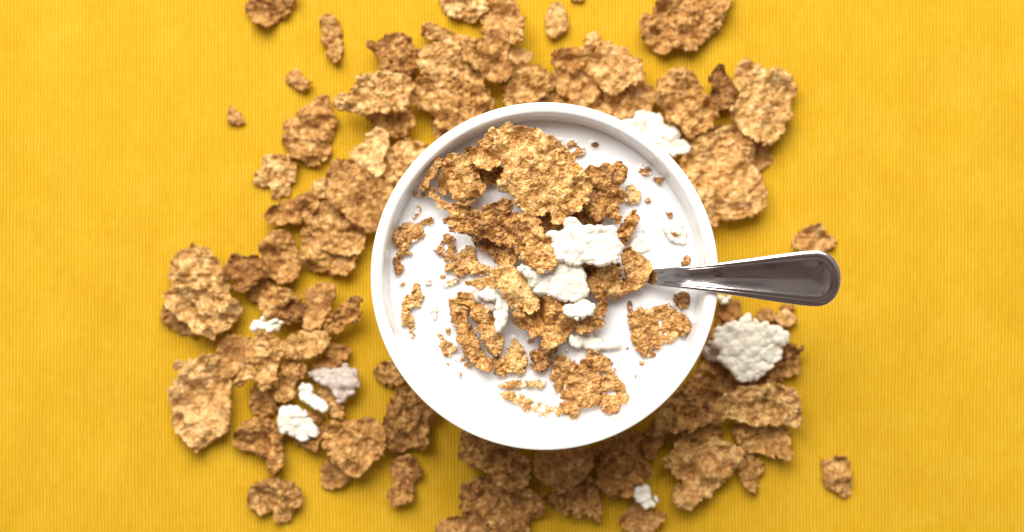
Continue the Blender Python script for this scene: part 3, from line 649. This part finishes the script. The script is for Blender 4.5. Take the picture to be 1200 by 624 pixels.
B_('R', '470,180 540,170 580,100 600,60 640,65 660,120 700,170 700,240 670,290 620,265 560,300 510,310 475,260', 1.6, 'fan-shaped flake at the foot of the hairpin pair', wav=.6)
B_('R', '70,10 90,10 130,50 190,90 205,130 180,160 120,160 100,110 110,70', 1.4, 'comma-shaped flake lower left in the milk', wav=.4)
B_('R', '175,190 210,160 240,170 290,170 310,250 280,260 260,210 210,215', .6, 'little broken piece right of the comma-shaped flake', 'crumb')
B_('R', '50,85 75,80 80,125 55,125', .2, 'pale crumb left of the comma-shaped flake', 'crumb')
B_('R', '740,180 770,120 830,80 920,80 900,140 860,210 800,265 745,245', 2.4, 'shaded flake tail below the drooping flake')
B_('Q', '100,540 125,525 152,522 150,545 112,555', .3, 'tiny crumb between the fan-shaped flake and the drooping flake', 'crumb')
B_('S', '410,80 440,50 500,90 550,110 575,180 530,210 470,230 430,190 410,130', 2.2, 'dark-topped piece above the two lowest flakes in the milk', wav=.7)
B_('S', '500,320 550,230 600,210 630,270 690,350 695,400 640,460 590,515 530,490 510,450 465,440 480,390 470,350 520,340', 1.9, 'right one of the two lowest broad flakes in the milk', wav=.5)
B_('S', '160,180 185,115 300,125 315,220 345,170 400,150 440,200 500,240 500,330 490,400 460,450 370,460 330,520 270,500 230,420 180,320 160,250', 1.8, 'left one of the two lowest broad flakes in the milk', wav=.45)
B_('S', '430,525 465,512 485,535 460,548 435,545', .3, 'tiny crumb right below the two lowest broad flakes', 'crumb')
B_('S', '235,520 300,490 345,520 330,545 270,552', .35, 'pale half-sunk crumb under the left of the two lowest flakes', 'crumb')
B_('R', '490,365 560,350 660,330 740,338 830,338 835,370 790,388 700,380 600,398 530,385', 1.0, 'upper one of two thin strips of flake low in the milk', wav=.25)
B_('R', '510,425 600,425 680,452 760,495 850,515 950,530 960,560 870,592 770,566 680,535 600,475', 1.1, 'lower longer one of two thin strips of flake in the milk', wav=.25)
B_('R', '220,280 242,278 248,318 226,318', -.05, 'faint sunken crumb below the little broken piece', 'crumb')
B_('R', '108,305 140,300 152,318 125,332', -.05, 'faint sunken crumb at the lower left of the milk', 'crumb')
B_('R', '140,205 160,215 155,240 135,230', -.05, 'faint sunken crumb just below the comma-shaped flake', 'crumb')
B_('G', '62,95 78,88 84,130 80,152 66,150', 2.2, 'dark upright splinter at the corner of the triangular flake', thick=1.5, wav=.3)
B_('G', '70,150 110,130 180,130 210,115 270,120 300,140 350,170 360,200 340,240 270,270 220,290 190,320 160,355 120,350 100,290 75,240 65,200', 1.9, 'grainy triangular flake floating below the spoon', wav=.45)
B_('G', '112,372 136,368 140,388 120,394', .5, 'tiny crumb at the lower tip of the triangular flake', 'crumb')
B_('G', '165,345 185,330 195,345 180,358', .3, 'tiny crumb beside the lower tip of the triangular flake', 'crumb')
B_('G', '290,62 335,58 355,88 332,128 292,122 284,90', 1.2, 'brown piece between the spoon and the triangular flake', 'crumb')
B_('S', '738,238 752,230 758,252 744,262', .1, 'faint crumb alone in the lower right of the milk', 'crumb')
B_('S', '672,40 700,36 704,52 682,56', .3, 'tiny brown crumb right of the long low white cluster', 'crumb')
B_('S', '258,58 276,56 280,72 262,76', .25, 'tiny crumb above the left of the two lowest flakes', 'crumb')
B_('M', '965,560 990,500 1020,455 1060,490 1095,570 1060,600 1000,595', 1.8, 'amber triangular piece right of the crumbly flake', wav=.5)
B_('M', '1115,553 1140,550 1165,560 1160,585 1120,588', .45, 'pale crumb right of the amber triangular piece', 'crumb')
B_('M', '500,165 530,148 555,170 545,195 515,192', 1.0, 'round dark crumb at the upper right edge of the largest flake', 'crumb')
B_('M', '575,180 610,155 635,180 640,215 690,212 695,238 630,248 600,258 578,235', 1.0, 'cluster of dark crumbs right of the largest flake', 'crumb')
B_('M', '735,170 770,155 795,175 780,200 742,192', .6, 'single dark crumb alone near the upper wall of the bowl', 'crumb')
B_('E', '192,275 230,260 262,280 250,302 210,302', .5, 'wet amber crumb near the upper right wall of the bowl', 'crumb')
B_('E', '262,300 300,288 318,320 292,348 265,332', .5, 'wet brown crumb beside the wet amber one, closest to the wall', 'crumb')
B_('T', '645,135 690,145 702,195 676,218 655,185', .5, 'reddish crumb above the small speckled white cluster', 'crumb')
B_('T', '610,30 632,25 640,42 618,48', .15, 'pinhead crumb above the reddish crumb', 'crumb')
B_('T', '640,265 720,230 780,260 790,310 825,350 815,440 770,462 700,420 650,350 620,300', .8, 'small speckled white cluster near the right wall', 'white', thick=1.4)
B_('T', '645,305 670,310 700,340 750,355 745,385 700,370 660,335', 2.3, 'brown streak of crumb on the small speckled white cluster', 'crumb')
B_('T', '790,625 800,592 850,562 868,580 855,645 800,650', 1.2, 'reddish piece just above the spoon near the right wall', 'crumb')
B_('T', '415,310 432,300 442,350 430,385 418,360', .1, 'faint upright crumb in the milk right of the narrow bent flake', 'crumb')
B_('T', '310,430 370,380 460,440 480,500 420,550 350,520 300,470', .1, 'milk-covered white cluster above the spoon tip clump', 'white', thick=.7)
# white clusters on the heap
B_('P', '680,180 730,180 800,250 840,300 830,345 760,320 700,240', 4.5, 'greyish coated cluster inside the curl of the thin white one', 'grey', thick=1.4)
B_('P', '735,205 780,165 820,175 860,200 895,210 900,245 935,260 925,330 920,390 905,462 860,468 838,430 860,390 835,360 840,300 860,262 850,245 800,250 750,235', 7, 'thin curled white cluster left of the smooth golden flake', 'white', thick=2.2)
B_('Q', '395,520 430,490 540,480 600,535 700,545 770,555 765,582 640,588 560,592 500,598 430,575', 2.2, 'long low white cluster floating below the heap', 'white', thick=2.0)
B_('Q', '55,50 50,10 110,5 200,60 270,80 310,10 340,-20 480,0 530,90 540,210 480,240 420,265 370,265 300,235 230,205 170,200 130,160 120,100', 10, 'second largest white cluster, directly below the largest one', 'white', wav=.7)
B_('Q', '345,310 390,285 430,290 500,240 560,260 595,290 560,340 510,350 470,395 430,370 370,360', 9.5, 'small white cluster below the second largest white one', 'white')
B_('O', '230,345 260,325 330,310 380,300 370,250 400,220 450,225 500,280 560,265 640,280 700,275 740,310 740,360 780,410 760,460 730,500 720,530 660,550 600,530 540,520 480,540 420,550 380,510 310,490 280,430', 13, 'largest white cluster on top of the heap in the bowl', 'white', wav=.7)

# ------------------------------------------------------------------ milk, climbing a little wherever a piece breaks its surface
def blur(A, n, times=3):
    k = np.ones(2 * n + 1) / (2 * n + 1)
    for _ in range(times):
        A = np.apply_along_axis(lambda v: np.convolve(v, k, 'same'), 0, A); A = np.apply_along_axis(lambda v: np.convolve(v, k, 'same'), 1, A)
    return A
def milk():
    R = 0.0597; h = 0.00028; n = int(R / h) + 2
    g = np.arange(-n, n + 1) * h; X, Y = np.meshgrid(g, g); rad = np.hypot(X, Y)
    M = np.zeros(X.shape)
    for pts in TOPS:
        q = pts[np.abs(pts[:, 2] - MILK) < 0.0009]
        ix = np.round((q[:, 0] - BX) / h).astype(int) + n; iy = np.round((q[:, 1] - BY) / h).astype(int) + n
        ok = (ix >= 0) & (iy >= 0) & (ix < M.shape[1]) & (iy < M.shape[0]); M[iy[ok], ix[ok]] = 1
    Mn = np.clip(blur(M, 2) * 1.5, 0, 1); Mw = np.clip(blur(M, 8) * 1.3, 0, 1)
    Z = (vnoise(X * 130 + 50, Y * 130 + 50, 4) - 0.5) * 0.0004 + 0.0008 * np.exp(-(R - rad).clip(0) / 0.0008)
    Z += Mn * 0.00045 + Mn * (vnoise(X * 700, Y * 700, 8) - 0.45) * 0.0008
    cell = (rad[:-1, :-1] < R) & (rad[1:, 1:] < R) & (rad[1:, :-1] < R) & (rad[:-1, 1:] < R)
    # pull the outermost vertices out to the wall
    used = np.zeros(X.shape, int); used[:-1, :-1] += cell; used[1:, :-1] += cell; used[:-1, 1:] += cell; used[1:, 1:] += cell
    bd = (used > 0) & (used < 4); f = np.where(bd, R / np.maximum(rad, 1e-6), 1)
    Xn = X * f; Yn = Y * f; u = used > 0
    idx = -np.ones(X.shape, int); idx[u] = np.arange(u.sum())
    V = np.stack([Xn[u], Yn[u], Z[u]], 1)
    F = np.stack([idx[:-1, :-1][cell], idx[:-1, 1:][cell], idx[1:, 1:][cell], idx[1:, :-1][cell]], 1)
    m, nt, b = mat('milk')
    tn = node(nt, 'ShaderNodeAttribute', attribute_name='tint').outputs['Fac']
    nt.links.new(mixc(nt, mth(nt, 'MULTIPLY', tn, 0.30), (0.90, 0.905, 0.915), (0.87, 0.76, 0.62)), b.inputs['Base Color'])
    b.inputs['Roughness'].default_value = 0.12
    b.inputs['Subsurface Weight'].default_value = 0.9; b.inputs['Subsurface Scale'].default_value = 0.0025
    b.inputs['Subsurface Radius'].default_value = (1.0, 0.97, 0.93); b.inputs['IOR'].default_value = 1.35
    o = new_obj('milk', mesh_from('milk', V, F, m, attrs=dict(tint=Mw[u])), (BX, BY, MILK))
    o['label'] = 'white milk filling the bowl around the cereal'; o['category'] = 'milk'
milk()

def bubble(px, py, r, label):
    n, k = 24, 7; V = [(0, 0, r)]
    for i in range(1, k + 1):
        a = i / k * math.pi / 2
        for j in range(n): V.append((r * math.sin(a) * math.cos(2 * math.pi * j / n), r * math.sin(a) * math.sin(2 * math.pi * j / n), r * math.cos(a)))
    me = bpy.data.meshes.new('milk_bubble')
    F = [(0, 1 + j, 1 + (j + 1) % n) for j in range(n)]
    for i in range(k - 1):
        F += [(1 + i * n + j, 1 + (i + 1) * n + j, 1 + (i + 1) * n + (j + 1) % n, 1 + i * n + (j + 1) % n) for j in range(n)]
    me.from_pydata(V, [], F); me.polygons.foreach_set('use_smooth', [True] * len(F)); me.materials.append(M_BUB)
    o = new_obj('milk_bubble', me, (*P(px, py, MILK), MILK + 0.0002)); o['label'] = label; o['category'] = 'bubble'; o['group'] = 'bubbles on the milk'
M_BUB, nt_, b_ = mat('thin_milk_film')
b_.inputs['Base Color'].default_value = (0.95, 0.93, 0.9, 1); b_.inputs['Transmission Weight'].default_value = 0.9; b_.inputs['Roughness'].default_value = 0.03; b_.inputs['IOR'].default_value = 1.06
b_.inputs['Coat Weight'].default_value = 1.0; b_.inputs['Coat Roughness'].default_value = 0.02
bubble(757.5, 195.5, 0.0021, 'largest bubble, on the wet amber crumb near the upper right wall')
bubble(771, 214, 0.0009, 'small bubble below the wet brown crumb in the upper right milk')
bubble(457, 385, 0.0010, 'small bubble in the milk at the left wall of the bowl')
